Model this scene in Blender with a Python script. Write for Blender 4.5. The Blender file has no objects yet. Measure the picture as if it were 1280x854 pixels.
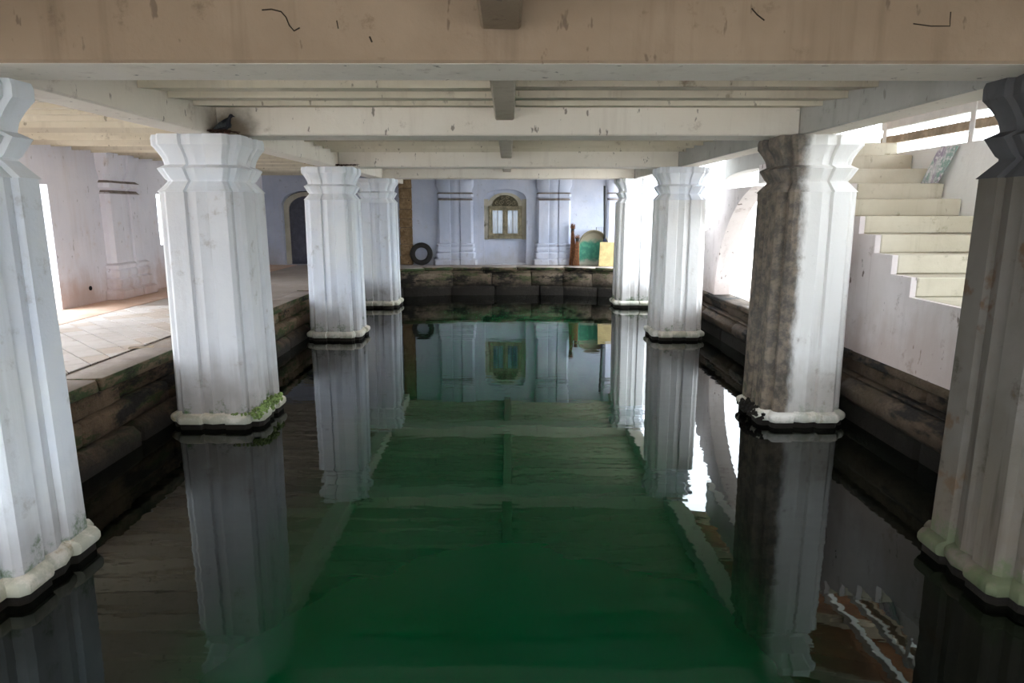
import bpy, bmesh, math, random
from mathutils import Vector, Matrix, noise as mnoise
random.seed(7)
R = math.radians
S = bpy.context.scene
COL = S.collection

# ------------------------------------------------------------------ camera, sky, exposure
cam = bpy.data.cameras.new('camera'); camo = bpy.data.objects.new('camera', cam); COL.objects.link(camo)
cam.sensor_width = 36.0; cam.sensor_fit = 'HORIZONTAL'; cam.lens = 846.0 / 1280.0 * 36.0
cam.clip_start = 0.05; cam.clip_end = 300
camo.location = (0, 0, 2.0); camo.rotation_euler = (R(90 - 10.89), 0, R(-0.27))
S.camera = camo
w = bpy.data.worlds.new('world'); S.world = w; w.use_nodes = True
bg = w.node_tree.nodes['Background']
bg.inputs['Color'].default_value = (0.84, 0.92, 1.0, 1); bg.inputs['Strength'].default_value = 8.4
S.view_settings.view_transform = 'Standard'; S.view_settings.look = 'None'
S.view_settings.gamma = 1.0; S.view_settings.use_curve_mapping = False
S.view_settings.exposure = 0.75
S.cycles.use_denoising = True
S.cycles.max_bounces = 10; S.cycles.diffuse_bounces = 6; S.cycles.glossy_bounces = 4
S.cycles.sample_clamp_indirect = 12.0

# ------------------------------------------------------------------ helpers: meshes
class MB:
    def __init__(s): s.v = []; s.f = []
    def add(s, vs, fs):
        n = len(s.v); s.v += [tuple(p) for p in vs]; s.f += [tuple(i + n for i in f) for f in fs]; return s
    def box(s, x0, x1, y0, y1, z0, z1, c=0.0, j=0.0, T=None):
        lo = (x0, y0, z0); hi = (x1, y1, z1)
        if c <= 0:
            vs = [(x, y, z) for x in (x0, x1) for y in (y0, y1) for z in (z0, z1)]
            if T: vs = [T(p) for p in vs]
            return s.add(vs, [(0, 1, 3, 2), (4, 6, 7, 5), (0, 4, 5, 1), (2, 3, 7, 6), (0, 2, 6, 4), (1, 5, 7, 3)])
        idx = {}; vs = []
        for k in range(8):
            sg = ((k >> 2) & 1, (k >> 1) & 1, k & 1)
            jj = [random.uniform(-j, j) for _ in range(3)]
            for a in range(3):
                p = []
                for b in range(3):
                    base = (lo, hi)[sg[b]][b]
                    if b != a: base += c if sg[b] == 0 else -c
                    p.append(base + jj[b])
                idx[(sg, a)] = len(vs); vs.append(T(p) if T else tuple(p))
        fs = []
        for a in range(3):
            o = [b for b in range(3) if b != a]
            for t in (0, 1):
                q = []
                for (u, v) in ((0, 0), (1, 0), (1, 1), (0, 1)):
                    sg = [0, 0, 0]; sg[a] = t; sg[o[0]] = u; sg[o[1]] = v
                    q.append(idx[(tuple(sg), a)])
                fs.append(tuple(q))
            for u in (0, 1):
                for v in (0, 1):
                    A = [0, 0, 0]; A[o[0]] = u; A[o[1]] = v; B = list(A); B[a] = 1
                    A = tuple(A); B = tuple(B)
                    fs.append((idx[(A, o[0])], idx[(B, o[0])], idx[(B, o[1])], idx[(A, o[1])]))
        for k in range(8):
            sg = ((k >> 2) & 1, (k >> 1) & 1, k & 1); fs.append((idx[(sg, 0)], idx[(sg, 1)], idx[(sg, 2)]))
        return s.add(vs, fs)
    def rings(s, rs, cap0=True, cap1=True, closed=True):
        n = len(rs[0]); vs = [p for r in rs for p in r]; fs = []
        m = n if closed else n - 1
        for i in range(len(rs) - 1):
            for k in range(m):
                fs.append((i * n + k, i * n + (k + 1) % n, (i + 1) * n + (k + 1) % n, (i + 1) * n + k))
        if cap0: fs.append(tuple(range(n)))
        if cap1: fs.append(tuple((len(rs) - 1) * n + k for k in range(n)))
        return s.add(vs, fs)
    def tube(s, pts, r, n=6):
        pts = [Vector(p) for p in pts]; rs = []
        for i, p in enumerate(pts):
            d = (pts[min(i + 1, len(pts) - 1)] - pts[max(i - 1, 0)]).normalized()
            a = d.orthogonal().normalized() if i == 0 else (a - d * a.dot(d)).normalized()
            b = d.cross(a); q = r[i] if isinstance(r, (list, tuple)) else r
            rs.append([tuple(p + (a * math.cos(t) + b * math.sin(t)) * q) for t in [2 * math.pi * k / n for k in range(n)]])
        return s.rings(rs)
    def prism(s, poly, f0, f1):
        return s.rings([[f0(*p) for p in poly], [f1(*p) for p in poly]])
    def lump(s, c, r, sc=(1, 1, 1), j=.25, sub=1):
        b = bmesh.new(); bmesh.ops.create_icosphere(b, subdivisions=sub, radius=r)
        vs = [(c[0] + v.co.x * sc[0] * (1 + random.uniform(-j, j)), c[1] + v.co.y * sc[1] * (1 + random.uniform(-j, j)), c[2] + v.co.z * sc[2] * (1 + random.uniform(-j, j))) for v in b.verts]
        fs = [tuple(v.index for v in f.verts) for f in b.faces]; b.free()
        return s.add(vs, fs)
    def mesh(s, name, smooth=None, weld=False):
        me = bpy.data.meshes.new(name); me.from_pydata(s.v, [], s.f)
        b = bmesh.new(); b.from_mesh(me)
        if weld: bmesh.ops.remove_doubles(b, verts=b.verts, dist=1e-4)
        bmesh.ops.recalc_face_normals(b, faces=b.faces); b.to_mesh(me); b.free()
        if smooth:
            me.polygons.foreach_set('use_smooth', [True] * len(me.polygons)); me.set_sharp_from_angle(angle=R(smooth))
        me.update(); return me
    def build(s, name, m, parent=None, smooth=None, weld=False, loc=None):
        me = s.mesh(name, smooth, weld); me.materials.append(m)
        return link(name, me, parent, loc)

def link(name, data, parent=None, loc=None):
    o = bpy.data.objects.new(name, data); COL.objects.link(o)
    if parent: o.parent = parent
    if loc: o.location = loc
    return o
def tag(o, label=None, cat=None, group=None, kind=None):
    for k, v in (('label', label), ('category', cat), ('group', group), ('kind', kind)):
        if v: o[k] = v
    return o
def thing(name, label, cat, loc=(0, 0, 0), rz=0, group=None):
    o = link(name, None, None, loc); o.rotation_euler = (0, 0, rz); o.empty_display_size = .2
    return tag(o, label, cat, group)
def struct(o): o['kind'] = 'structure'; return o

# ------------------------------------------------------------------ helpers: materials
class NT:
    def __init__(s, name):
        s.m = bpy.data.materials.new(name); s.m.use_nodes = True; s.t = s.m.node_tree
        s.b = s.t.nodes['Principled BSDF']; g = s.t.nodes.new('ShaderNodeNewGeometry')
        s.pos = g.outputs['Position']; s.nor = g.outputs['Normal']
    def n(s, kind): return s.t.nodes.new(kind)
    def l(s, a, b): s.t.links.new(a, b)
    def put(s, sock, v):
        if hasattr(v, 'is_output'): s.l(v, sock)
        else: sock.default_value = v
    def vec(s, scale, off=(0, 0, 0)):
        m = s.n('ShaderNodeMapping'); s.l(s.pos, m.inputs['Vector'])
        m.inputs['Scale'].default_value = scale if isinstance(scale, tuple) else (scale,) * 3
        m.inputs['Location'].default_value = off; return m.outputs[0]
    def noise(s, scale, detail=5, rough=.6, off=(0, 0, 0), dist=0):
        k = s.n('ShaderNodeTexNoise'); s.l(s.vec(scale, off), k.inputs['Vector'])
        k.inputs['Scale'].default_value = 1; k.inputs['Detail'].default_value = detail
        k.inputs['Roughness'].default_value = rough; k.inputs['Distortion'].default_value = dist
        return k.outputs['Fac']
    def voro(s, scale, feature='DISTANCE_TO_EDGE', off=(0, 0, 0)):
        k = s.n('ShaderNodeTexVoronoi'); k.feature = feature; s.l(s.vec(scale, off), k.inputs['Vector'])
        k.inputs['Scale'].default_value = 1; return k.outputs['Distance']
    def ramp(s, v, a, b):
        k = s.n('ShaderNodeMapRange'); k.interpolation_type = 'SMOOTHSTEP'; s.put(k.inputs['Value'], v)
        k.inputs['From Min'].default_value = a; k.inputs['From Max'].default_value = b; return k.outputs['Result']
    def math(s, op, a, b=0.0):
        k = s.n('ShaderNodeMath'); k.operation = op; s.put(k.inputs[0], a); s.put(k.inputs[1], b); return k.outputs[0]
    def xyz(s):
        k = s.n('ShaderNodeSeparateXYZ'); s.l(s.pos, k.inputs[0]); return k.outputs
    def mix(s, fac, a, b):
        k = s.n('ShaderNodeMix'); k.data_type = 'RGBA'; s.put(k.inputs['Factor'], fac)
        for sock, v in ((k.inputs[6], a), (k.inputs[7], b)):
            if isinstance(v, tuple): v = v + (1,) if len(v) == 3 else v
            s.put(sock, v)
        return k.outputs[2]
    def done(s, col, rough=.85, bump=None, bs=.3, bd=.02, spec=.3):
        if isinstance(col, tuple): col = col + (1,)
        s.put(s.b.inputs['Base Color'], col); s.put(s.b.inputs['Roughness'], rough)
        s.b.inputs['Specular IOR Level'].default_value = spec
        if bump is not None:
            k = s.n('ShaderNodeBump'); k.inputs['Strength'].default_value = bs; k.inputs['Distance'].default_value = bd
            s.l(bump, k.inputs['Height']); s.l(k.outputs[0], s.b.inputs['Normal'])
        return s.m

M = {}
def limewash(name, base, tint, dirt, amount=.5, perch=None, moss=0.0, low=0.0, lowz=(.15, .75), patch=None, sidex=None, spots=0.0, lowcol=(.20, .15, .10), streak=.4):
    """lime-washed plaster with streaks, dirt, damp at the waterline and moss"""
    s = NT(name); z = s.xyz()[2]
    big = s.noise(1.3, 4, .6); st = s.noise((6, 6, .5), 4, .65); fine = s.noise(22, 4, .7)
    c = s.mix(s.ramp(big, .35, .7), base, tint)
    c = s.mix(s.math('MULTIPLY', s.ramp(st, .52, .74), streak * amount), c, dirt)
    c = s.mix(s.math('MULTIPLY', s.ramp(s.noise(4.5, 6, .7, (3, 1, 7)), .58, .74), amount), c, dirt)
    if patch:
        c = s.mix(s.ramp(s.noise(2.6, 5, .6, (9, 4, 2)), .60, .66), c, patch)
    if spots:
        k = s.noise((14, 14, 6), 3, .6, (2, 8, 3)); c = s.mix(s.math('MULTIPLY', s.ramp(k, .66, .72), spots), c, (.10, .07, .05))
    if low:
        zz = s.math('ADD', z, s.math('MULTIPLY', s.math('SUBTRACT', big, .5), 1.1))
        zz = s.math('ADD', zz, s.math('MULTIPLY', s.math('SUBTRACT', st, .5), .7))
        k = s.math('SUBTRACT', 1.0, s.ramp(zz, lowz[0], lowz[1]))
        c = s.mix(s.math('MULTIPLY', k, low), c, lowcol)
    if perch:
        k = s.n('ShaderNodeVectorMath'); k.operation = 'DISTANCE'; s.l(s.pos, k.inputs[0]); k.inputs[1].default_value = perch
        d = s.math('ADD', k.outputs['Value'], s.math('MULTIPLY', s.math('SUBTRACT', s.noise(9, 4, .6), .5), .2))
        c = s.mix(s.math('MULTIPLY', s.math('SUBTRACT', 1.0, s.ramp(d, .06, .30)), .85), c, (.13, .09, .05))
    if sidex:
        xx = s.math('ADD', s.xyz()[0], s.math('MULTIPLY', s.math('SUBTRACT', s.noise((7, 7, 3), 5, .7), .5), .16))
        k = s.math('SUBTRACT', 1.0, s.ramp(xx, sidex[0], sidex[1]))
        dk = s.mix(s.ramp(s.noise(9, 5, .7, (1, 1, 1)), .35, .68), (.045, .036, .026), (.20, .15, .105))
        c = s.mix(s.math('MULTIPLY', k, sidex[2]), c, dk)
    if moss:
        zz = s.math('ADD', z, s.math('MULTIPLY', s.math('SUBTRACT', s.noise(5, 6, .75, (5, 5, 5)), .5), 1.0))
        k = s.math('SUBTRACT', 1.0, s.ramp(zz, .05, .22))
        c = s.mix(s.math('MULTIPLY', k, moss), c, (.055, .12, .03))
    h = s.math('ADD', s.math('MULTIPLY', fine, .35), s.noise(5, 5, .6, (1, 2, 3)))
    return s.done(c, .85, h, .35, .02)

M['wash'] = limewash('blue white limewash', (.74, .78, .86), (.80, .82, .84), (.38, .37, .36), .55, moss=.75, low=.5)
M['wash_warm'] = limewash('white limewash with green streaks', (.70, .71, .74), (.75, .755, .77), (.38, .34, .30), .6, moss=.9, low=.6)
M['wash_bright'] = limewash('bright white limewash', (.84, .84, .84), (.87, .87, .86), (.45, .41, .35), .5, moss=.8, low=.5)
M['cap'] = limewash('white limewash capital', (.78, .82, .88), (.84, .85, .87), (.45, .42, .38), .35)
M['wash_dirty'] = limewash('limewash with dark lichen side', (.80, .79, .76), (.82, .82, .80), (.36, .32, .28), .7, moss=.3, low=.55, lowz=(.2, .9), sidex=(2.56, 2.66, .93))
M['cap_dirty'] = limewash('capital with dark lichen side', (.80, .79, .76), (.82, .82, .80), (.36, .32, .28), .5, sidex=(2.56, 2.68, .9))
M['wash_grey'] = limewash('grey weathered shaded limewash', (.10, .088, .07), (.145, .13, .115), (.04, .032, .022), .85, moss=.45, low=.35, patch=(.10, .065, .04), spots=.5, streak=.9)  # dirt and this column's shade both put into a very dark base
M['cap_grey'] = limewash('grey weathered shaded capital', (.06, .06, .065), (.10, .10, .105), (.03, .027, .025), .8)  # same darkening, the capital's shade included in its colour
M['wall_lilac'] = limewash('lilac white wall', (.74, .73, .80), (.81, .79, .85), (.56, .45, .40), .5, low=.7, lowz=(.55, 1.35), lowcol=(.46, .27, .18), spots=.35)
M['wall_blue'] = limewash('blue white wall', (.46, .50, .62), (.56, .58, .68), (.40, .38, .38), .5, low=.45, lowz=(.6, 1.1), lowcol=(.36, .30, .24), spots=.3)
M['wall_pink'] = limewash('pinkish stained wall', (.66, .60, .58), (.74, .68, .67), (.30, .22, .19), .75, low=.5, lowz=(.6, 1.2), lowcol=(.40, .28, .22), spots=.8)
M['wall_white'] = limewash('white exterior wall', (.82, .82, .80), (.86, .86, .84), (.55, .52, .47), .3)
M['concrete'] = limewash('beige limewashed concrete', (.80, .735, .645), (.84, .785, .705), (.40, .32, .25), .6, spots=.7, streak=.3, perch=(-2.45, 6.25, 2.70))
M['concrete_dark'] = limewash('brown limewashed concrete', (.27, .20, .14), (.33, .25, .18), (.12, .08, .05), .65, spots=.6, streak=.6)
M['concrete_grey'] = limewash('grey concrete underside', (.42, .41, .38), (.52, .51, .48), (.24, .22, .19), .6, spots=.4)
M['plank'] = limewash('limewashed ceiling plank', (.64, .58, .46), (.72, .655, .535), (.25, .19, .13), .75, spots=.6, streak=.3)
M['plank_b'] = limewash('grimy ceiling plank', (.54, .48, .385), (.62, .56, .45), (.20, .15, .10), .8, spots=.7)
M['concrete_rib'] = limewash('tan concrete rib', (.46, .40, .32), (.54, .47, .385), (.22, .17, .12), .6, spots=.5)
M['slab'] = limewash('ceiling slab', (.16, .14, .11), (.2, .17, .13), (.06, .05, .04), .6)

def stone(name, base, tint, moss=.5, wet=True, dark=(.02, .016, .012), mz=0.0, wz=(.02, .34)):
    s = NT(name); z = s.xyz()[2]
    c = s.mix(s.ramp(s.noise(2.2, 6, .7), .35, .68), base, tint)
    c = s.mix(s.math('MULTIPLY', s.ramp(s.noise(11, 5, .7, (4, 2, 1)), .55, .72), .7), c, (.05, .035, .025))
    if moss:
        c = s.mix(s.math('MULTIPLY', s.ramp(s.noise((2.4, 1.6, 6), 6, .75, (7, 3, 2)), .50, .60), moss), c, (.045, .075, .016))
    c = s.mix(s.ramp(s.noise((1.1, .8, 2.5), 5, .7, (1, 6, 4)), .50, .60), c, dark)
    if wet:
        zz = s.math('ADD', z, s.math('MULTIPLY', s.math('SUBTRACT', s.noise(3, 5, .7, (2, 2, 9)), .5), .45))
        c = s.mix(s.math('SUBTRACT', 1.0, s.ramp(zz, wz[0], wz[1])), c, dark)
    return s.done(c, .8, s.noise(7, 8, .75), 1.0, .09)
M['stone'] = stone('mossy brown stone', (.125, .08, .045), (.235, .155, .095), .85)
s = NT('slab stone with dusty top'); z = s.n('ShaderNodeSeparateXYZ'); s.l(s.nor, z.inputs[0])
a = s.mix(s.ramp(s.noise(2.2, 5, .65), .35, .7), (.33, .28, .245), (.44, .38, .335)); a = s.mix(s.math('MULTIPLY', s.ramp(s.noise((3, 9, 3), 5, .7, (2, 5, 1)), .55, .7), .5), a, (.22, .17, .13))
c = s.mix(s.ramp(s.noise((3, 2, 6), 6, .75, (7, 3, 2)), .42, .56), (.16, .11, .07), (.04, .06, .02)); c = s.mix(s.ramp(s.noise((2, 1.5, 4), 5, .7, (1, 6, 4)), .5, .6), c, (.02, .018, .012))
M['stone_slab'] = s.done(s.mix(s.ramp(z.outputs[2], .5, .85), c, a), .85, s.noise(9, 7, .72), .6, .03)
M['stone_right'] = stone('dark brown stone', (.10, .065, .04), (.17, .12, .08), .12, wz=(.05, .40))
M['stone_back'] = stone('dim mossy stone', (.16, .115, .08), (.27, .21, .15), .7, wz=(.16, .44))
M['plinth'] = stone('black wet plinth stone', (.02, .02, .015), (.035, .03, .02), .3)
def flat(name, col, rough=.7, v=.3, sc=8, bump=.3, metal=0):
    s = NT(name); d = tuple(x * (1 - v) for x in col)
    c = s.mix(s.ramp(s.noise(sc, 5, .65), .35, .7), d, col); s.b.inputs['Metallic'].default_value = metal
    return s.done(c, rough, s.noise(sc * 4, 4, .6), bump, .01)
M['ring_dirt_shade'] = flat('brown grime and shade on a ring moulding', (.30, .25, .22), .9, .4, 12)  # brown bands carry grime and the painted shading of the rings
M['moss'] = flat('bright moss', (.36, .50, .17), .95, .65, 30)
M['band'] = limewash('ochre stained moulding', (.66, .60, .50), (.74, .71, .66), (.40, .27, .13), .8, moss=.35, low=0)
M['tyre'] = flat('black rubber', (.025, .022, .02), .75)
M['wood_grey'] = flat('weathered window wood', (.29, .25, .165), .8, .45, 10)
M['wood_dark'] = flat('dark carved wood', (.13, .11, .07), .85, .6, 20)
M['niche'] = limewash('stained niche plaster', (.42, .38, .29), (.58, .53, .44), (.12, .11, .07), .9)
M['door'] = flat('dark blue grey door', (.10, .105, .14), .6)
M['laterite'] = None
s = NT('laterite block'); k = s.voro(16, 'F1'); c = s.mix(s.ramp(s.noise(7, 5, .7), .35, .7), (.20, .125, .06), (.36, .25, .145))
M['laterite'] = s.done(s.mix(s.ramp(s.noise(17, 4, .7, (3, 3, 3)), .60, .68), c, (.06, .035, .02)), .95, s.noise(14, 6, .8), 1.0, .05)
M['twig'] = flat('dry twig', (.075, .035, .022), .9, .5, 30)
M['straw'] = flat('brown straw', (.26, .11, .05), .9, .5, 25)
M['twine'] = flat('dark twine', (.03, .025, .02), .9)
M['green'] = None
s = NT('worn green paint'); zc = s.xyz()[2]
zz = s.math('ADD', zc, s.math('MULTIPLY', s.math('SUBTRACT', s.noise(7, 4, .6), .5), .25))
c = s.mix(s.ramp(s.noise(9, 5, .7), .45, .62), (.022, .13, .085), (.05, .20, .12))
c = s.mix(s.ramp(zz, 1.20, 1.32), c, (.23, .20, .14)); c = s.mix(s.math('SUBTRACT', 1.0, s.ramp(zz, .74, .86)), c, (.26, .25, .20))
M['green'] = s.done(c, .55, s.noise(20, 4, .6), .2, .01)
M['board'] = flat('pale yellow board', (.47, .37, .17), .75, .3, 5)
M['black_metal'] = flat('black painted metal', (.012, .012, .014), .5)
M['navy'] = flat('blue black bristle', (.02, .025, .05), .9)
M['wire'] = flat('dark wire', (.06, .06, .065), .5, metal=.5)
M['step'] = limewash('worn concrete step', (.50, .455, .35), (.62, .575, .47), (.27, .235, .15), 1.0, spots=.3)
M['tread'] = M['step']
M['floor'] = limewash('dusty concrete floor', (.38, .325, .285), (.46, .395, .35), (.24, .18, .14), .7)
M['floor_red'] = limewash('worn reddish floor', (.60, .40, .29), (.68, .52, .42), (.40, .24, .16), .7)
M['tile'] = limewash('pale paving tile', (.66, .60, .56), (.74, .69, .66), (.46, .34, .27), .7)
M['tile_b'] = limewash('brown paving tile', (.60, .51, .44), (.68, .59, .52), (.42, .32, .25), .7)
M['grout'] = flat('dark grout', (.12, .09, .075), .95, .3, 6)
M['ground'] = flat('pale ground', (.62, .58, .52), .95, .2, 1)
M['clay'] = flat('brown clay roof tile', (.22, .085, .03), .85, .5, 4)
M['white_paint'] = flat('white painted timber', (.80, .80, .78), .6, .1)
M['timber'] = flat('brown roof timber', (.50, .40, .29), .8, .4)
M['bird'] = flat('slate grey feathers', (.035, .037, .05), .8, .4, 60)
M['bird_wing'] = flat('grey wing feathers', (.09, .10, .11), .8, .4, 60)
M['bird_leg'] = flat('pinkish bird skin', (.30, .14, .12), .7)
M['rebar'] = flat('rusty pale stub', (.42, .37, .29), .9)
M['hole'] = flat('dark cavity', (.01, .008, .006), .95)
M['crack'] = flat('dark crack', (.03, .022, .016), .95)
s = NT('marbled torn sheet')
a = s.ramp(s.noise((9, 9, 4), 6, .75, (1, 1, 1)), .42, .6); b = s.ramp(s.noise((7, 7, 3), 5, .75, (8, 1, 4)), .45, .62)
c = s.mix(a, (.66, .68, .69), (.30, .46, .42)); c = s.mix(b, c, (.40, .34, .46)); c = s.mix(s.ramp(s.noise(26, 4, .7), .5, .6), c, (.78, .78, .80))
M['marble'] = s.done(c, .7, s.noise(25, 4, .6), .3, .01)
s = NT('window pane glass'); c = s.mix(s.ramp(s.noise((8, 8, .9), 4, .6), .42, .6), (.05, .08, .14), (.20, .28, .40))
M['pane'] = s.done(c, .12, None, spec=.6)
# turbid water: fresnel surface over light-scattering green algae, thick over the deep middle of the pool
s = NT('pool water'); xs = s.math('ABSOLUTE', s.math('ADD', s.xyz()[0], s.math('MULTIPLY', s.math('SUBTRACT', s.noise(.9, 3, .6), .5), .8)))
deep = s.math('SUBTRACT', 1.0, s.ramp(xs, .85, 1.7))
deep = s.math('MULTIPLY', deep, s.math('SUBTRACT', 1.0, s.ramp(s.xyz()[1], 12.0, 15.0)))
c = s.mix(deep, (.004, .0045, .003), s.mix(s.ramp(s.noise(.5, 3, .6), .35, .65), (.0, .040, .011), (.0, .050, .017)))
rip = s.math('ADD', s.noise((1.6, 4.5, 1), 2, .5), s.math('MULTIPLY', s.noise((6, 15, 1), 2, .5), .16))
M['water'] = s.done(c, .015, rip, .06, .02, spec=.4); s.b.inputs['IOR'].default_value = 1.333; s.b.inputs['Specular Tint'].default_value = (.6, .95, .9, 1)

# ------------------------------------------------------------------ dimensions
SOF = 2.66                      # underside of the beams
LZ = .68                        # walkway height above the water
YC = [3.47, 6.468, 10.836, 14.512]
XL, XR = -2.75, 2.775
XB0, XB1 = 2.59, 2.87           # lengthwise beams
YB = 17.2                       # back wall
XW = -6.1                       # wall behind the walkway

# ------------------------------------------------------------------ setting: pool, floor, walls
b = MB(); b.box(-3.6, 3.6, -.2, 16.9, -1.3, -1.2); struct(b.build('floor', M['plinth']))
b = MB(); n = 2
b.add([(-3.45, .05, 0), (3.45, .05, 0), (3.45, 16.5, 0), (-3.45, 16.5, 0)], [(0, 1, 2, 3)])
wt = b.build('pool_water', M['water']); tag(wt, 'still dark green pool water reflecting columns and ceiling', 'water', kind='stuff')
b = MB()
poly = [(-6.3, -2.4), (-3.62, -2.4), (-3.62, 15.9), (-1.5, 16.72), (1.45, 16.72), (3.62, 15.9), (3.62, 17.4), (-6.3, 17.4)]
b.prism(poly, lambda x, y: (x, y, -1.2), lambda x, y: (x, y, LZ - .015))
walk = struct(b.build('floor', M['floor']))
b = MB(); b.box(-3.62, 4.6, -2.4, .05, -1.2, LZ); struct(b.build('floor', M['floor']))
b = MB(); b.box(-6.1, -5.35, 3, 17.2, LZ - .015, LZ - .006); b.build('worn_strip', M['floor_red'], walk)
b = MB(); b.box(-5.30, -3.68, 4.66, 9.60, LZ - .02, LZ - .008); b.build('grout_bed', M['grout'], walk)
# paving tiles, laid diagonally
def clip(poly, x0, x1, y0, y1):
    for ax, lim, sg in ((0, x0, 1), (0, x1, -1), (1, y0, 1), (1, y1, -1)):
        out = []
        for k in range(len(poly)):
            a, c = poly[k - 1], poly[k]; da, dc = sg * (a[ax] - lim), sg * (c[ax] - lim)
            if (da >= 0) != (dc >= 0): t = da / (da - dc); out.append((a[0] + (c[0] - a[0]) * t, a[1] + (c[1] - a[1]) * t))
            if dc >= 0: out.append(c)
        poly = out
        if len(poly) < 3: return None
    return poly
d1 = Vector((1, 1)).normalized(); d2 = Vector((1, -1)).normalized()
for i in range(-40, 40):
    for j in range(-40, 40):
        p = Vector((-4.6, 7.5)) + d1 * (.214 * i) + d2 * (.32 * j)
        pl = clip([tuple(p + d1 * (.101 * a) + d2 * (.154 * c_)) for a, c_ in ((-1, -1), (1, -1), (1, 1), (-1, 1))], -5.3, -3.68, 4.66, 9.6)
        if not pl: continue
        zt = LZ + random.uniform(-.001, .0015); ctr = (p.x, p.y, 0)
        MB().prism([(x - p.x, y - p.y) for x, y in pl], lambda x, y: (x, y, LZ - .014), lambda x, y: (x, y, zt)).build('tile', M['tile'] if random.random() < .8 else M['tile_b'], walk, loc=ctr)

def wall_cells(us, zs, solid, fn, t0, t1):
    """wall made of cells with openings; fn(u, t, z) gives the world point"""
    b = MB(); U = len(us) - 1; Z = len(zs) - 1
    S_ = lambda i, j: 0 <= i < U and 0 <= j < Z and solid((us[i] + us[i + 1]) / 2, (zs[j] + zs[j + 1]) / 2)
    for i in range(U):
        for j in range(Z):
            if not S_(i, j): continue
            u0, u1, z0, z1 = us[i], us[i + 1], zs[j], zs[j + 1]
            q = lambda *p: b.add([fn(*x) for x in p], [(0, 1, 2, 3)])
            q((u0, t0, z0), (u1, t0, z0), (u1, t0, z1), (u0, t0, z1)); q((u0, t1, z0), (u1, t1, z0), (u1, t1, z1), (u0, t1, z1))
            if not S_(i - 1, j): q((u0, t0, z0), (u0, t1, z0), (u0, t1, z1), (u0, t0, z1))
            if not S_(i + 1, j): q((u1, t0, z0), (u1, t1, z0), (u1, t1, z1), (u1, t0, z1))
            if not S_(i, j - 1): q((u0, t0, z0), (u1, t0, z0), (u1, t1, z0), (u0, t1, z0))
            if not S_(i, j + 1): q((u0, t0, z1), (u1, t0, z1), (u1, t1, z1), (u0, t1, z1))
    return b
def openings(ops): return lambda u, z: not any(a < u < c and d < z < e for a, c, d, e in ops)
opsL = [(-1.0, .6, LZ, 2.35), (2.4, 3.6, LZ, 2.35), (5.2, 6.4, LZ, 2.35), (8.0, 9.2, LZ, 2.35), (12.0, 13.0, 1.42, 2.3)]  # openings hidden by the columns include extra ones added for light
b = wall_cells(sorted({-2.4, 17.5} | {o[0] for o in opsL} | {o[1] for o in opsL}), [LZ - .4, LZ, 1.42, 2.3, 2.35, 3.1], openings(opsL), lambda u, t, z: (t, u, z), XW, XW - .28)
wl = struct(b.build('wall_left', M['wall_lilac'], weld=True))
# back wall: window niche and a door niche
WX = -.09
opsB = [(-5.65, -4.45, LZ, 2.5), (WX - .53, WX + .53, LZ + .02, 2.54)]
b = wall_cells([-6.4, -5.65, -4.45, WX - .53, WX + .53, 4.7], [LZ - .4, LZ, LZ + .02, 2.5, 2.54, 3.1], openings(opsB), lambda u, t, z: (u, t, z), YB, YB + .3)
wb = struct(b.build('wall_back', M['wall_blue'], weld=True))
# segmental heads of both niches
for (x0, x1, zt, zb) in ((WX - .53, WX + .53, 2.54, 2.32), (-5.65, -4.45, 2.5, 2.2)):
    b = MB(); N = 14
    for k in range(N):
        ua, ub = k / N, (k + 1) / N
        za, zb_ = [zb + (zt - zb) * math.sqrt(max(0, 1 - (2 * u - 1) ** 2)) for u in (ua, ub)]
        xa, xb = x0 + (x1 - x0) * ua, x0 + (x1 - x0) * ub
        b.add([(xa, YB + .001, za), (xb, YB + .001, zb_), (xb, YB + .001, zt + .002), (xa, YB + .001, zt + .002), (xa, YB + .3, za), (xb, YB + .3, zb_), (xb, YB + .3, zt), (xa, YB + .3, zt)],
              [(0, 1, 2, 3), (0, 1, 5, 4), (4, 5, 6, 7)])
    b.build('niche_head', M['wall_blue'], wb, weld=True)
b = MB(); b.box(WX - .53, WX + .53, YB + .14, YB + .28, LZ, 2.54); b.build('niche_back', M['wall_blue'], wb)
b = MB(); b.box(-5.65, -4.45, YB + .27, YB + .33, LZ, 2.5); b.build('niche_back', M['hole'], wb)
opsF = [(-5.2, -2.9, LZ, 2.2), (-2.3, 2.3, LZ, 2.2), (2.9, 4.4, LZ, 2.2)]  # unseen openings behind the camera, added to let in light
b = wall_cells([-6.4, -5.2, -2.9, -2.3, 2.3, 2.9, 4.4, 4.75], [LZ - .4, LZ, 2.2, 3.1], openings(opsF), lambda u, t, z: (u, t, z), -2.6, -2.4)
struct(b.build('wall_front', M['concrete_dark'], weld=True))
b = MB(); b.box(-40, 20, -25, -2.62, .2, LZ - .03); struct(b.build('ground', M['ground']))

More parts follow.
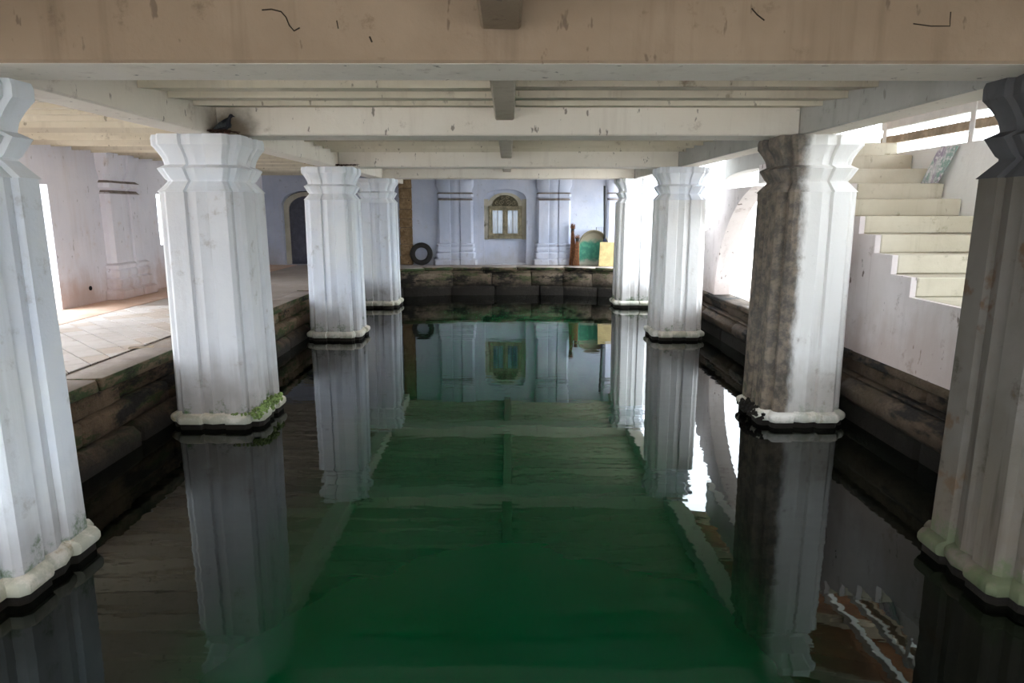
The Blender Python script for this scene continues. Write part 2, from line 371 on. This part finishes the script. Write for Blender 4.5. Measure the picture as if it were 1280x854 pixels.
# wall pilasters with ring mouldings
def pilaster(fn, half, parent, mat, top=3.0):
    """fn(u, d, z): u along the wall, d out from it"""
    def prof(s, d): return [(-half - s, 0), (-half - s, d * .6), (-half + .05 - s, d), (-.13, d), (-.12, d - .03), (-.06, d - .015), (0, d - .005), (.06, d - .015), (.12, d - .03), (.13, d), (half - .05 + s, d), (half + s, d * .6), (half + s, 0)]
    def seg(zs):
        b = MB(); b.rings([[fn(u, dd, z) for u, dd in prof(s, d)] for z, s, d in zs]); return b
    seg([(1.2, 0, .13), (2.25, 0, .13)]).build('pilaster_shaft', mat, parent, 40)
    seg([(LZ, .10, .23), (.80, .10, .23), (.84, .04, .17), (.90, .06, .19), (.97, .06, .19), (1.0, .02, .15), (1.04, .045, .175), (1.10, .045, .175), (1.13, .02, .15), (1.16, .04, .17), (1.19, .04, .17), (1.22, 0, .13)]).build('pilaster_base', mat, parent, 40)
    for (za, zb, s0, d0, s1, d1) in ((2.262, 2.312, .004, .136, -.031, .096), (2.42, 2.457, .014, .145, -.026, .095)):
        seg([(za, s0, d0), (zb, s1, d1)]).build('ring_moulding', M['ring_dirt_shade'], parent, 40)
    seg([(2.25, 0, .13), (2.27, 0, .13), (2.31, -.035, .09), (2.35, .01, .14), (2.42, .01, .14), (2.455, -.03, .09), (2.52, -.02, .10), (2.62, .02, .15), (top, .03, .16)]).build('pilaster_capital', mat, parent, 40)
for xc, hw in ((-1.33, .44), (1.12, .42), (2.86, .42), (-3.62, .42)):
    pilaster(lambda u, d, z, xc=xc: (xc + u, YB - d, z), hw, wb, M['wall_blue'])
pilaster(lambda u, d, z: (XW + d, 10.8 + u, z), .46, wl, M['wall_lilac'], 2.86)

o = MB().tube([(XW - .02, 9.86, .90), (XW + .012, 9.86, .90)], .032, 10).build('drain_hole', M['hole'], wl)
# laterite strip
g = thing('laterite_pillar', 'strip of bare pitted brown laterite blocks in the back wall beside the tyre', 'pillar', (-2.56, YB, LZ))
MB().box(-.14, .14, -.10, .02, 0, 2.3).build('mortar', M['grout'], g)
z = 0
while z < 2.1:
    h = random.uniform(.2, .27); b = MB(); b.box(-.15, .15, -.13, .02, z, min(z + h - .008, 2.3), .012, .006); b.build('block', M['laterite'], g); z += h

# ------------------------------------------------------------------ edge stones of the pool
def course(parent, mat, A, B, n, z0, z1, d0, d1, c, j, L=(1.0, 1.6), back=.32, same=True):
    """stones from A to B; n = direction to the pool; faces at d0..d1 past the line"""
    A = Vector(A); B = Vector(B); T = (B - A); ln = T.length; T.normalize(); n = Vector(n)
    t = 0
    while t < ln - .02:
        l = random.uniform(*L)
        if ln - t - l < .5: l = ln - t
        d = random.uniform(d0, d1); zt = z1 + random.uniform(-.008, .004)
        f = lambda p: tuple((A + T * p[0] + n * p[1]).to_3d() + Vector((0, 0, p[2])))
        b = MB(); b.box(t + .004, t + l - .004, -back, d, z0, zt, c, j, f)
        b.build('stone', mat, parent, 50); t += l
def edge(name, A, B, n, mats, prof, L=(1.0, 1.6), back=.32):
    r = link(name, None, None); r['kind'] = 'structure'
    for (z0, z1, d0, d1, c, j, m) in prof: course(r, m, A, B, n, z0, z1, d0, d1, c, j, L, back)
    return r
profL = [(.575, LZ, .0, .03, .012, .006, M['stone_slab']), (.41, .57, -.07, -.02, .02, .014, M['stone']), (.20, .405, -.02, .05, .025, .016, M['stone']), (-.5, .19, .06, .10, .06, .012, M['stone'])]
edge('trim_1', (-3.3, .1), (-3.3, 15.75), (1, 0), None, profL)
profR = [(.60, LZ, .0, .02, .014, .006, M['stone_right']), (.47, .595, -.06, -.03, .02, .01, M['stone_right']), (.425, .465, .0, .02, .012, .005, M['stone_right']), (.19, .42, .07, .10, .07, .012, M['stone_right']), (-.5, .185, -.06, .0, .03, .012, M['plinth'])]
edge('trim_2', (3.3, .1), (3.3, 15.73), (-1, 0), None, profR, L=(1.3, 2.0))
profB = [(.60, LZ, .0, .03, .014, .008, M['stone_slab']), (.53, .595, -.05, -.03, .008, .005, M['stone_back']), (.22, .525, -.02, .01, .012, .008, M['stone_back']), (-.5, .215, .04, .07, .03, .010, M['stone_back'])]
q = math.sqrt(.5)
edge('trim_3', (-1.4, 16.4), (1.35, 16.4), (0, -1), None, profB, L=(.7, 1.2))
edge('trim_4', (-3.3, 15.75), (-1.35, 16.417), (.3237, -.9462), None, profB, L=(.6, .9))
edge('trim_5', (1.30, 16.417), (3.3, 15.73), (-.325, -.9457), None, profB, L=(.7, 1.0))

# ------------------------------------------------------------------ ceiling: slab, planks, beams
b = MB(); b.box(-6.4, 2.9, -2.6, 17.5, 3.05, 3.2); ce = struct(b.build('ceiling', M['slab']))
b = MB(); b.box(2.9, 4.75, -2.6, 3.2, 2.95, 3.2); struct(b.build('ceiling', M['slab']))
def planks(x0, x1, y0, y1, w0=.43, dz=.045, z=2.90):
    n = max(1, round((y1 - y0) / w0)); wd = (y1 - y0) / n
    for k in range(n):
        a = y0 + k * wd + .006; c = y0 + (k + 1) * wd - .006; zo = z + random.uniform(-.012, .012)
        xa = x0 + random.uniform(0, .012); xb = x1 - random.uniform(0, .012)
        b = MB(); vs = []
        for (y, zz) in ((a, zo - dz), (c, zo), (c, 3.05), (a, 3.05)): vs.append((y, zz))
        b.rings([[(xa, y, zz) for y, zz in vs], [(xb, y, zz) for y, zz in vs]])
        b.build('plank', M['plank'] if random.random() < .65 else M['plank_b'], ce)
BW = .215
bays = [(-2.4, YC[0] - BW), (YC[0] + BW, YC[1] - BW), (YC[1] + BW, YC[2] - BW), (YC[2] + BW, YC[3] - BW), (YC[3] + BW, YB)]
RX = -.035
for i, (y0, y1) in enumerate(bays):
    zp = 2.995 if i == 0 else 2.90
    planks(-XB0, RX - .085, y0, y1, .43, .045, zp); planks(RX + .085, XB0, y0, y1, .46, .045, zp)
planks(XW, -XB1, -2.4, YB, .44, .05, 2.89)

def beam(name, label, x0, x1, y0, y1, z0, z1, mat, cat='beam', group=None):
    o = MB().box(x0, x1, y0, y1, z0 + .002, z1 - .001, .012, 0).build(name, mat); tag(o, label, cat, group, 'thing'); return o
B1 = beam('concrete_beam', 'deep brown-grey concrete cross beam with dark cracks, spanning the whole top of the photo', -XB0 + .003, XB0 - .003, YC[0] - BW, YC[0] + BW, SOF, 3.05, M['concrete_dark'])
beam('concrete_beam', 'pale beige concrete cross beam carried by the column with the pigeon', -XB0 + .003, XB0 - .003, YC[1] - BW, YC[1] + BW, SOF, 3.05, M['concrete'])
beam('concrete_beam', 'beige concrete cross beam, third of four counting towards the back wall', -XB0 + .003, XB0 - .003, YC[2] - BW, YC[2] + BW, SOF, 3.05, M['concrete'])
beam('concrete_beam', 'dim concrete cross beam closest to the back wall and its window', -XB0 + .003, XB0 - .003, YC[3] - BW, YC[3] + BW, SOF, 3.05, M['concrete'])
beam('concrete_beam', 'long cream concrete beam running over the columns beside the tiled walkway', -XB1, -XB0, -2.398, YB - .002, SOF, 3.05, M['concrete'])
BR = beam('concrete_beam', 'long grey concrete beam running over the columns beside the stone stairs', XB0, XB1, -2.398, YB - .002, SOF, 3.05, M['concrete_grey'])
ribs = ['short grey concrete rib with broken end, meeting the dark first cross beam', 'concrete rib under the ceiling between the first and second cross beams', 'small concrete rib under the ceiling between the second and third cross beams', 'concrete rib between the third and fourth cross beams', 'concrete rib behind the fourth cross beam at the back wall']
for i, (y0, y1) in enumerate(bays):
    e = .05 if i == 0 else 0.0
    hw = .088 if i == 0 else .082
    o = MB().box(RX - hw, RX + hw, y0 + .002, y1 - e - .002, 2.79, 3.049, .012, .002).build('concrete_rib', M['concrete_dark'] if i == 0 else M['concrete_rib'])
    tag(o, ribs[i], 'rib', 'short ribs along the middle of the ceiling', 'thing')
    if i == 0:
        MB().box(RX - hw + .01, RX + hw - .01, y1 - .05, y1 - .03, 2.80, 3.04).build('cavity', M['hole'], o)
        for k in (-.05, 0, .05):
            MB().tube([(RX + k, y1 - .055, 2.835), (RX + k, y1 - .002, 2.83)], .013, 8).build('rod_stub', M['rebar'], o)
MB().box(-XB0 + .01, XB0 - .01, YC[0] - BW + .016, YC[0] + BW - .016, SOF + .0004, SOF + .004).build('pale_lit_soffit', M['concrete'], B1)  # limewashed underside; its pale tone also carries bounced light
MB().box(XB0 + .014, XB1 - .014, YC[0] + BW + .1, YB - .1, SOF + .0004, SOF + .004).build('pale_lit_soffit', M['concrete'], BR)  # pale skin puts the light on this underside into its colour
# cracks and root traces on the first beam
yf = YC[0] - BW - .001
def crack(pts, r=.0035):
    MB().tube([(x, yf, z) for x, z in pts], r, 5).build('crack', M['crack'], B1)
def bx(px, py):  # pixel of the photo on the plane of the beam's front face
    u = (px - 640) / 846; v = (py - 427) / 846; p = R(10.89)
    d = math.cos(p) - v * math.sin(p); return (u * yf / d + .0047 * yf, 2 - (v * math.cos(p) + math.sin(p)) * yf / d)
crack([bx(*p) for p in ((328, 13), (340, 12), (352, 15), (358, 22), (362, 32), (368, 39), (375, 35))], .003)
crack([bx(*p) for p in ((940, 10), (947, 18), (956, 25))], .003)
crack([bx(*p) for p in ((1143, 29), (1165, 32), (1189, 32), (1190, 14))], .0025)
crack([bx(*p) for p in ((462, 46), (465, 53))], .004); crack([bx(*p) for p in ((421, 26), (423, 36))], .0025)

# ------------------------------------------------------------------ columns
def plan(a, b=None):
    b = b or a * .77; f = []
    for (x, y) in ((-b, -b), (-b, -a + .03), (-b + .03, -a), (-.105, -a), (-.092, -a + .035), (-.045, -a + .02), (0, -a + .006), (.045, -a + .02), (.092, -a + .035), (.105, -a), (b - .03, -a), (b, -a + .03)): f.append((x, y))
    out = []
    for k in range(4):
        for (x, y) in f:
            for _ in range(k): x, y = -y, x
            out.append((x, y))
    return out
def column(label, x, y, a, ms, mc, mb, group):
    r = thing('column', label, 'column', (x, y, 0), 0, group); r['kind'] = 'thing'
    P = plan(a)
    def ring(off, z, jit=0): k = 1 + off / a; return [(px * k, py * k, z) for px, py in P]
    MB().rings([ring(.03, -1.2), ring(.03, .02), ring(.03, .055)]).build('plinth', M['plinth'], r, 35)
    MB().rings([ring(.03, .05), ring(.045, .055), ring(.055, .075), ring(.055, .105), ring(.045, .125), ring(.0, .15)]).build('base_moulding', mb, r, 35)
    zs = [.14, .5, 1.0, 1.5, SOF - .49]
    MB().rings([ring(.004 - .004 * i, z) for i, z in enumerate(zs)]).build('shaft', ms, r, 30)
    t = SOF
    MB().rings([ring(-.0, t - .49), ring(-.075, t - .40), ring(-.075, t - .39), ring(-.06, t - .375), ring(-.02, t - .30), ring(-.012, t - .285), ring(-.065, t - .255), ring(-.065, t - .245), ring(-.055, t - .20), ring(-.03, t - .15), ring(-.005, t - .11), ring(.010, t - .09), ring(.012, t - .03), ring(.004, t)]).build('capital', mc, r, 30)
    return r
gl = 'white columns along the walkway'; gr = 'columns along the stairs'
column('white column with smooth blue-grey scuffed face, cut by the photo edge beside the tiled walkway', -2.905, YC[0] + .03, .385, M['wash'], M['cap'], M['band'], gl)
c2 = column('white fluted column with a pigeon on its capital and bright moss on its base', XL, YC[1], .39, M['wash_warm'], M['cap'], M['band'], gl)
column('white fluted column with dry twigs on its capital, in front of the arched doorway', XL, YC[2], .385, M['wash'], M['cap'], M['band'], gl)
column('white column partly hidden by its neighbour, before the brown laterite strip and tyre', XL, YC[3], .385, M['wash'], M['cap'], M['band'], gl)
column('dark grey weathered, shaded column with brown patches and green algae low on its shaft', 2.885, YC[0], .375, M['wash_grey'], M['cap_grey'], M['wash_grey'], gr)
c6 = column('column with one dark lichened side and one brilliant white side, before the stairs', XR, YC[1], .37, M['wash_dirty'], M['cap_dirty'], M['band'], gr)
column('white column glowing beside the arched opening and stepped wall', 2.675, YC[2], .37, M['wash_bright'], M['cap'], M['band'], gr)
column('white column next to the pale yellow board at the back of the pool', 2.64, YC[3], .37, M['wash_bright'], M['cap'], M['band'], gr)
# moss on a base corner
b = MB()
for k in range(280):
    t = random.random(); y = -.40 + .66 * t; rr = random.uniform(.010, .024)
    b.lump((.395 + random.uniform(-.05, .045), y, .10 + random.uniform(0, .12) * (1 - .4 * abs(2 * t - 1))), rr, (1, 1, .8), .35)
for k in range(26):
    b.lump((.30 + random.uniform(-.13, .07), -.405 + random.uniform(-.02, .02), .14 + random.uniform(0, .02)), random.uniform(.008, .016), (1, 1, .7), .35)
tag(b.build('moss', M['moss'], c2), 'bright green moss growing on the base moulding', kind='stuff')
# broken crust on the stained base
b = MB()
for k in range(60): b.lump((-.40 + random.uniform(-.03, .03), -.36 + .6 * random.random(), .09 + random.uniform(-.03, .05)), random.uniform(.02, .04), (1, 1, 1), .3)
tag(b.build('crust', M['plinth'], c6), 'black crumbling crust on the base', kind='stuff')

# ------------------------------------------------------------------ pigeon and nest debris on the capital
pg = thing('pigeon', 'dark grey pigeon perched on top of a white column capital', 'bird', (-2.46, 6.13, SOF), R(-12))
def ell(c, ry, rz, n=10, tilt=0): return [(c[0] + math.sin(t) * rz * tilt, c[1] + math.cos(t) * ry, c[2] + math.sin(t) * rz) for t in [2 * math.pi * k / n for k in range(n)]]
MB().rings([ell((-.125, 0, .028), .010, .003), ell((-.095, 0, .036), .022, .009), ell((-.06, 0, .052), .034, .026), ell((-.025, 0, .066), .044, .042), ell((.008, 0, .078), .045, .046), ell((.034, 0, .094), .034, .040), ell((.046, 0, .118), .022, .026), ell((.052, 0, .138), .019, .020), ell((.060, 0, .148), .019, .018), ell((.074, 0, .150), .014, .013), ell((.082, 0, .147), .006, .006), ell((.102, 0, .140), .002, .002)]).build('body', M['bird'], pg, 60)
for sg in (-1, 1):
    MB().rings([[(x, sg * (yy + .004), zz) for x, yy, zz in ((.035, .032, .095), (.035, .042, .080), (.03, .036, .055))], [(x, sg * (yy + .004), zz) for x, yy, zz in ((-.025, .036, .096), (-.025, .047, .070), (-.025, .038, .046))], [(x, sg * yy, zz) for x, yy, zz in ((-.115, .014, .046), (-.115, .018, .038), (-.115, .014, .032))]]).build('wing', M['bird_wing'], pg, 50)
    MB().tube([(.0, sg * .018, .038), (.004, sg * .018, .004), (.024, sg * .021, .003)], .004, 5).build('leg', M['bird_leg'], pg)
def twigs(name, label, x, y, n, sx, sy, z):
    b = MB()
    for k in range(n):
        p = Vector((x + random.gauss(0, sx), y + random.uniform(-sy, sy), z + random.uniform(.010, .026))); a = random.uniform(0, math.pi); l = random.uniform(.03, .09)
        d = Vector((math.cos(a), math.sin(a) * .6, random.uniform(-.1, .1))) * l
        b.tube([p - d, p + Vector((0, 0, .008)), p + d], random.uniform(.002, .0045), 4)
    return tag(b.build(name, M['twig']), label, 'debris', kind='stuff')
twigs('twig_nest', 'scatter of dark twigs and droppings under the perched pigeon', -2.52, 6.12, 70, .06, .06, SOF)
twigs('twig_nest', 'thin line of dry twigs on the capital before the arched doorway', -2.55, 10.48, 80, .14, .05, SOF)

# ------------------------------------------------------------------ window in the back niche
wn = link('window_1', None, None, (WX, YB + .13, 0)); wn['kind'] = 'structure'
def wbx(x0, x1, z0, z1, y0=-.06, y1=0): return MB().box(x0, x1, y0, y1, z0, z1, .006)
z0, z1, hw = 1.40, 2.07, .42
for x0, x1 in ((-hw, -hw + .07), (hw - .07, hw)): wbx(x0, x1, z0, z1).build('jamb', M['wood_grey'], wn)
wbx(-hw, hw, z1, z1 + .06, -.075).build('window_head', M['wood_grey'], wn)
wbx(-hw - .02, hw + .02, z0 - .08, z0, -.10).build('window_sill', M['wood_grey'], wn)
wbx(-.03, .03, z0, z1, -.065).build('mullion', M['wood_grey'], wn)
for sg in (-1, 1):
    x0, x1 = (-hw + .07, -.03) if sg < 0 else (.03, hw - .07)
    cs = MB(); cs.box(x0, x0 + .035, -.05, -.01, z0, z1); cs.box(x1 - .035, x1, -.05, -.01, z0, z1); cs.box(x0 + .035, x1 - .035, -.05, -.01, z0, z0 + .05); cs.box(x0 + .035, x1 - .035, -.05, -.01, z1 - .05, z1)
    cs = cs.build('casement', M['wood_grey'], wn)
    MB().box(x0 + .035, x1 - .035, -.025, -.018, z0 + .05, z1 - .05).build('pane', M['pane'], cs)
    MB().box((x0 + x1) / 2 - .008, (x0 + x1) / 2 + .008, -.035, -.025, z0 + .05, z1 - .05).build('glazing_bar', M['wood_dark'], cs)
b = MB(); N = 16
arc = [(math.cos(t) * .45, 2.13 + math.sin(t) * .33) for t in [math.pi * k / N for k in range(N + 1)]]
b.prism(arc, lambda x, z: (x, -.02, z), lambda x, z: (x, 0, z)); b.build('arch_panel', M['niche'], wn)
b = MB(); arc2 = [(math.cos(t) * .33, 2.13 + math.sin(t) * .27) for t in [math.pi * k / N for k in range(N + 1)]]
b.prism(arc2, lambda x, z: (x, -.035, z), lambda x, z: (x, -.02, z)); b.build('carved_panel', M['wood_dark'], wn)
def scroll(cx, cz, r0, turns, sg, ph):
    b = MB(); pts = []; rs = []
    for k in range(22):
        t = k / 21; a = ph + sg * turns * 2 * math.pi * t; rr = r0 * (1 - .85 * t); pts.append((cx + math.cos(a) * rr, -.04, cz + math.sin(a) * rr)); rs.append(.011 - .006 * t)
    b.tube(pts, rs, 5); b.build('scroll', M['wood_grey'], wn)
for sg in (-1, 1):
    scroll(sg * .08, 2.22, .07, 1.5, sg, -math.pi / 2); scroll(sg * .20, 2.20, .055, 1.4, -sg, math.pi / 2); scroll(sg * .06, 2.33, .045, 1.3, sg, 0)
b = MB()
for x0, x1 in ((-.53, -hw), (hw, .53)): b.box(x0, x1, -.012, .0, 1.30, 2.30)
b.build('stained_reveal', M['niche'], wn)

# arched door in the back-left niche
dr = link('door_1', None, None, (-5.05, YB + .2, LZ)); dr['kind'] = 'structure'
b = MB(); arcs = []
for r_, h_ in ((.6, 1.8), (.48, 1.70)):
    a_ = [(-r_, 0)] + [(-math.cos(t) * r_, h_ - .35 + math.sin(t) * .35) for t in [math.pi * k / 12 for k in range(13)]] + [(r_, 0)]; arcs.append(a_)
for k in range(len(arcs[0]) - 1):
    A0, A1, B0, B1_ = arcs[0][k], arcs[0][k + 1], arcs[1][k], arcs[1][k + 1]
    b.add([(A0[0], -.06, A0[1]), (A1[0], -.06, A1[1]), (B1_[0], -.06, B1_[1]), (B0[0], -.06, B0[1]), (A0[0], .02, A0[1]), (A1[0], .02, A1[1]), (B1_[0], .02, B1_[1]), (B0[0], .02, B0[1])], [(0, 1, 2, 3), (2, 3, 7, 6), (0, 1, 5, 4), (4, 5, 6, 7)])
b.build('door_frame', M['niche'], dr, weld=True)
b = MB(); b.prism(arcs[1], lambda x, z: (x, -.01, z), lambda x, z: (x, .03, z)); b.build('door_leaf', M['door'], dr)

# ------------------------------------------------------------------ things on the back ledge
ty = thing('tyre', 'worn black tyre leaning on the back wall beside the laterite strip', 'tyre', (-2.19, YB - .13, LZ + .275))
ty.rotation_euler = (R(-10), 0, 0)
b = MB(); rr = []
for k in range(36):
    a = 2 * math.pi * k / 36
    prof = [(.160, -.03), (.175, -.055), (.235, -.065), (.268, -.05), (.275, 0), (.268, .05), (.235, .065), (.175, .055), (.160, .03), (.19, .0)]
    rr.append([(math.cos(a) * r_, d, math.sin(a) * r_) for r_, d in prof])
rr.append(rr[0]); b.rings(rr, False, False); b.build('casing', M['tyre'], ty, 40, weld=True)
b = MB()
for k in range(48):
    a = 2 * math.pi * k / 48; T = lambda p, a=a: (math.cos(a) * p[0] - math.sin(a) * p[2], p[1], math.sin(a) * p[0] + math.cos(a) * p[2])
    b.box(.27, .281, -.045, .045, -.012, .012, T=T)
tag(b.build('tread', M['tyre'], ty), kind='stuff')

def broom(label, x, y, h, lean, n, spread):
    r = thing('stick_broom', label, 'broom', (x, y, LZ), 0, 'stick brooms by the back wall')
    b = MB(); zt = h * .82
    for k in range(n):
        a = random.uniform(0, 6.28); q0 = spread * math.sqrt(random.random()); q1 = .035 * random.random()
        p0 = (math.cos(a) * q0, math.sin(a) * q0 * .5 - .02, .004); p1 = (lean + math.cos(a) * q1, math.sin(a) * q1 + .02, zt)
        p2 = (lean + math.cos(a) * (q1 + random.uniform(0, .07)), math.sin(a) * q1 + .03, h * random.uniform(.86, 1.0))
        b.tube([p0, tuple((u + v) / 2 for u, v in zip(p0, p1)), p1, p2], [.006, .008, .008, .003], 4)
    tag(b.build('bristles', M['straw'], r), kind='stuff')
    MB().tube([(lean - .0, .02, zt - .05), (lean, .02, zt + .04)], .042, 10).build('binding', M['twine'], r)
broom('tall brown twig broom with splayed tips, standing against the back wall', 1.60, YB - .28, 1.05, -.02, 60, .11)
broom('shorter rust brown twig broom standing beside the green tub', 1.66, YB - .40, .78, .03, 45, .09)

tb = thing('metal_tub', 'worn green metal tub with rounded rim, stood on edge against the back wall', 'tub', (2.10, YB - .24, LZ))
def outline(k, d, n=20):
    pts = [(-.36 * k, d, .0 + .02 * (1 - k))]
    pts += [(-math.cos(t) * .36 * k, d, .48 + math.sin(t) * .38 * k) for t in [math.pi * i / n for i in range(n + 1)]]
    return pts + [(.36 * k, d, .0 + .02 * (1 - k))]
MB().rings([outline(1.0, -.07), outline(.98, -.07), outline(.86, .05), outline(.80, .065)], False, True).build('shell', M['green'], tb, 40)
b = MB(); b.tube(outline(1.0, -.07), .013, 6); b.build('rim', M['wood_grey'], tb)

lb = thing('long_brush', 'long black pole with dark blue brush head, leaning behind the yellow board', 'brush', (2.36, YB - .45, LZ))
MB().tube([(0, .02, .55), (-.01, .24, 1.93)], .03, 10).build('handle', M['black_metal'], lb)
b = MB()
for k in range(60):
    a = random.uniform(-1, 1); b.tube([(a * .03, random.uniform(-.01, .03), .66), (a * .16 + .04, random.uniform(-.05, .05), .30), (a * .19 + .04, random.uniform(-.06, .05), .004)], .008, 4)
tag(b.build('bristles', M['navy'], lb), kind='stuff')
bd = thing('board', 'pale yellow wooden board leaning at the water end of the back ledge', 'board', (2.40, YB - .66, LZ), R(-3))
b = MB(); T = lambda p: (p[0] + p[2] * .05, p[1] + p[2] * .18, p[2]); b.box(-.21, .21, 0, .022, 0, .58, .006, 0, T); b.build('panel', M['board'], bd)
rk = thing('wire_rack', 'thin dark wire rack standing behind the black pole', 'rack', (2.48, YB - .13, LZ))
b = MB(); b.tube([(-.3, 0, 0), (-.3, 0, .93), (-.08, 0, .93), (-.08, 0, 0)], .009, 6); b.build('rack_frame', M['wire'], rk)
for k in range(4): MB().tube([(-.255 + k * .045, 0, .03), (-.255 + k * .045, 0, .93)], .004, 5).build('wire', M['wire'], rk)
MB().tube([(-.3, 0, .03), (-.08, 0, .03)], .006, 5).build('crossbar', M['wire'], rk)

# scrap on the walkway edge
o = MB().box(-.11, .11, -.035, .035, 0, .012, .003).build('wood_scrap', M['timber'], None, loc=(-3.62, 6.55, LZ)); o.rotation_euler = (0, 0, R(18))
tag(o, 'small flat wood scrap lying on the edge of the walkway', 'scrap')

# ------------------------------------------------------------------ stairs, flank wall with arch, yard
SR, ST, SY, SZ = .163, .305, 5.55, 1.467
FX0, FX1 = 3.31, 3.56
SX1 = 4.45
st = thing('staircase', 'worn concrete staircase with pale treads climbing away beside the pool', 'stairs', (3.3, 4.0, LZ)); st['kind'] = 'thing'
ks = list(range(-1, 9))
for k in ks:
    y = SY + ST * k; top = SZ + SR * k
    xa = .065 if k < 5 else .265
    MB().box(xa, SX1 - 3.3, (y if k >= 0 else 3.62) - 4.0, y + ST * 2 - 4.0 - .03 if k < 8 else y + ST * 3.2 - 4.0, top - SR + .002 - LZ, top - LZ, .008, .004).build('step', M['step'], st)
def arch(y): t = (y - 8.9) / 1.95; return None if abs(t) >= 1 else LZ + 1.70 * math.sqrt(1 - t * t)
def top_of(y):
    if y < 7.9:
        k = max(-1, math.floor((y - SY) / ST + 1e-6)); return SZ + SR * min(k, 5) - .002
    if y < 9.2: return 2.60
    if y < 10.67: return 2.335
    j = math.floor((y - 10.67) / .26 + 1e-6) + 1; return max(LZ + .05, 2.35 - .165 * j)
ys = {3.6, 7.9, 9.2, 10.67, 14.6}
for k in ks: ys.add(round(SY + ST * k, 4))
for j in range(1, 12): ys.add(round(10.67 + .26 * j, 4))
for i in range(41): ys.add(round(8.9 - 1.95 * math.cos(math.pi * i / 40), 4))
ys = sorted(y for y in ys if 3.6 <= y <= 14.6)
b = MB()
for y0, y1 in zip(ys, ys[1:]):
    if y1 - y0 < 1e-3: continue
    t = top_of((y0 + y1) / 2); m = arch((y0 + y1) / 2)
    l0 = (arch(y0) or LZ) if m else LZ; l1 = (arch(y1) or LZ) if m else LZ
    b.add([(x, y, z) for x in (FX0, FX1 if y0 > 7.06 else FX0 + .05) for (y, z) in ((y0, min(l0, t)), (y1, min(l1, t)), (y1, t), (y0, t))], [(0, 1, 2, 3), (4, 5, 6, 7), (0, 1, 5, 4), (2, 3, 7, 6), (0, 3, 7, 4), (1, 2, 6, 5)])
fl = struct(b.build('wall_right', M['wall_pink']))
# low beam with an arched underside over the passage
b = MB(); N = 14
for i in range(N):
    y0 = 8.7 + (10.72 - 8.7) * i / N; y1 = 8.7 + (10.72 - 8.7) * (i + 1) / N
    f = lambda y: 2.45 + .12 * math.sqrt(max(0, 1 - ((y - 9.6) / 1.14) ** 2))
    b.add([(x, y, z) for x in (FX0 + .02, FX1) for (y, z) in ((y0, f(y0)), (y1, f(y1)), (y1, 3.04), (y0, 3.04))], [(0, 1, 2, 3), (4, 5, 6, 7), (0, 1, 5, 4), (2, 3, 7, 6)] + ([(0, 3, 7, 4)] if i == 0 else []) + ([(1, 2, 6, 5)] if i == N - 1 else []))
o = b.build('lintel', M['concrete_grey'], weld=True); tag(o, 'grey concrete lintel with an arched underside above the stepped wall', 'lintel', kind='thing')
b = MB(); b.box(SX1 + .01, SX1 + .16, 3.2, 8.6, .5, 2.66); struct(b.build('wall_right_outer', M['wall_white']))
b = MB(); b.box(SX1 + .16, SX1 + .31, -2.6, 3.2, .5, 3.0); struct(b.build('wall_right_near', M['wall_white']))
b = MB(); b.box(3.62, 14, 3.2, 24, .4, LZ - .02); struct(b.build('ground', M['ground']))
b = MB(); b.box(3.62, 4.45, .06, 3.2, .3, LZ); struct(b.build('floor', M['floor']))
b = MB(); b.box(-40, -6.38, -2.6, 40, .2, LZ - .05); struct(b.build('ground', M['ground']))
b = MB(); b.box(4.7, 14, 22, 22.2, .5, 4.2); struct(b.build('wall_court', M['wall_white']))
b = MB(); b.box(13, 13.2, 3.2, 22, .5, 4.2); struct(b.build('wall_court', M['wall_white']))

# railing on the outer stair wall
rl = thing('railing', 'white painted railing on posts above the outer stair wall', 'railing', (SX1 + .085, 6, 2.66))
for z in (.17, .34): MB().box(-.03, .03, -2.6, 2.5, z - .045, z + .045, .006).build('rail', M['white_paint'] if z > .2 else M['timber'], rl)
for y in (-2.4, .83, 2.4): MB().box(-.04, .04, y - .04, y + .04, 0, .42, .006).build('post', M['white_paint'], rl)

# tiled canopy beyond the stairs
cp = thing('tiled_canopy', 'brown clay tiled canopy on white posts over the stairs, mirrored in the water', 'roof', (2.95, 7.3, LZ)); cp['kind'] = 'thing'
sl = math.atan2(1.2, 4.6)
tm = MB().box(0, .42, -.18, .18, 0, .025, .004).mesh('tile'); tm.materials.append(M['clay'])
z0c = 2.48
for i in range(12):
    for j in range(18):
        x = .0 + i * .40; o = link('tile', tm, cp, (x, -2.95 + j * .375, z0c + x * math.tan(sl) + (i % 2) * .003)); o.rotation_euler = (0, -sl, 0)
for j in range(6):
    y = -3.0 + j * 1.32
    o = MB().box(0, 4.9, -.035, .035, -.12, -.005, .004).build('rafter', M['timber'], cp, loc=(.02, y, z0c)); o.rotation_euler = (0, -sl, 0)
for x in (1.61, 4.5):
    MB().box(x - .04, x + .04, -3.15, 3.7, z0c + x * math.tan(sl) - .24, z0c + x * math.tan(sl) - .13, .005).build('eave_beam', M['white_paint'], cp)
for y in (-2.4, 3.3):
    MB().box(4.45, 4.55, y - .05, y + .05, 0, z0c + 4.5 * math.tan(sl) - .24, .006).build('post', M['white_paint'], cp)

# marbled sheet leaning on the stairs
ms_ = thing('marbled_sheet', 'torn sheet with green and violet marbling propped at the side of the stairs', 'sheet', (4.38, 7.2, SZ + SR * 5))
b = MB(); q4 = [(.17, .004), (-.12, .004), (-.32, .35), (-.02, .37)]
b.prism(q4, lambda y, z: (z * .12, y, z), lambda y, z: (z * .12 + .008, y, z)); b.build('sheet_face', M['marble'], ms_)
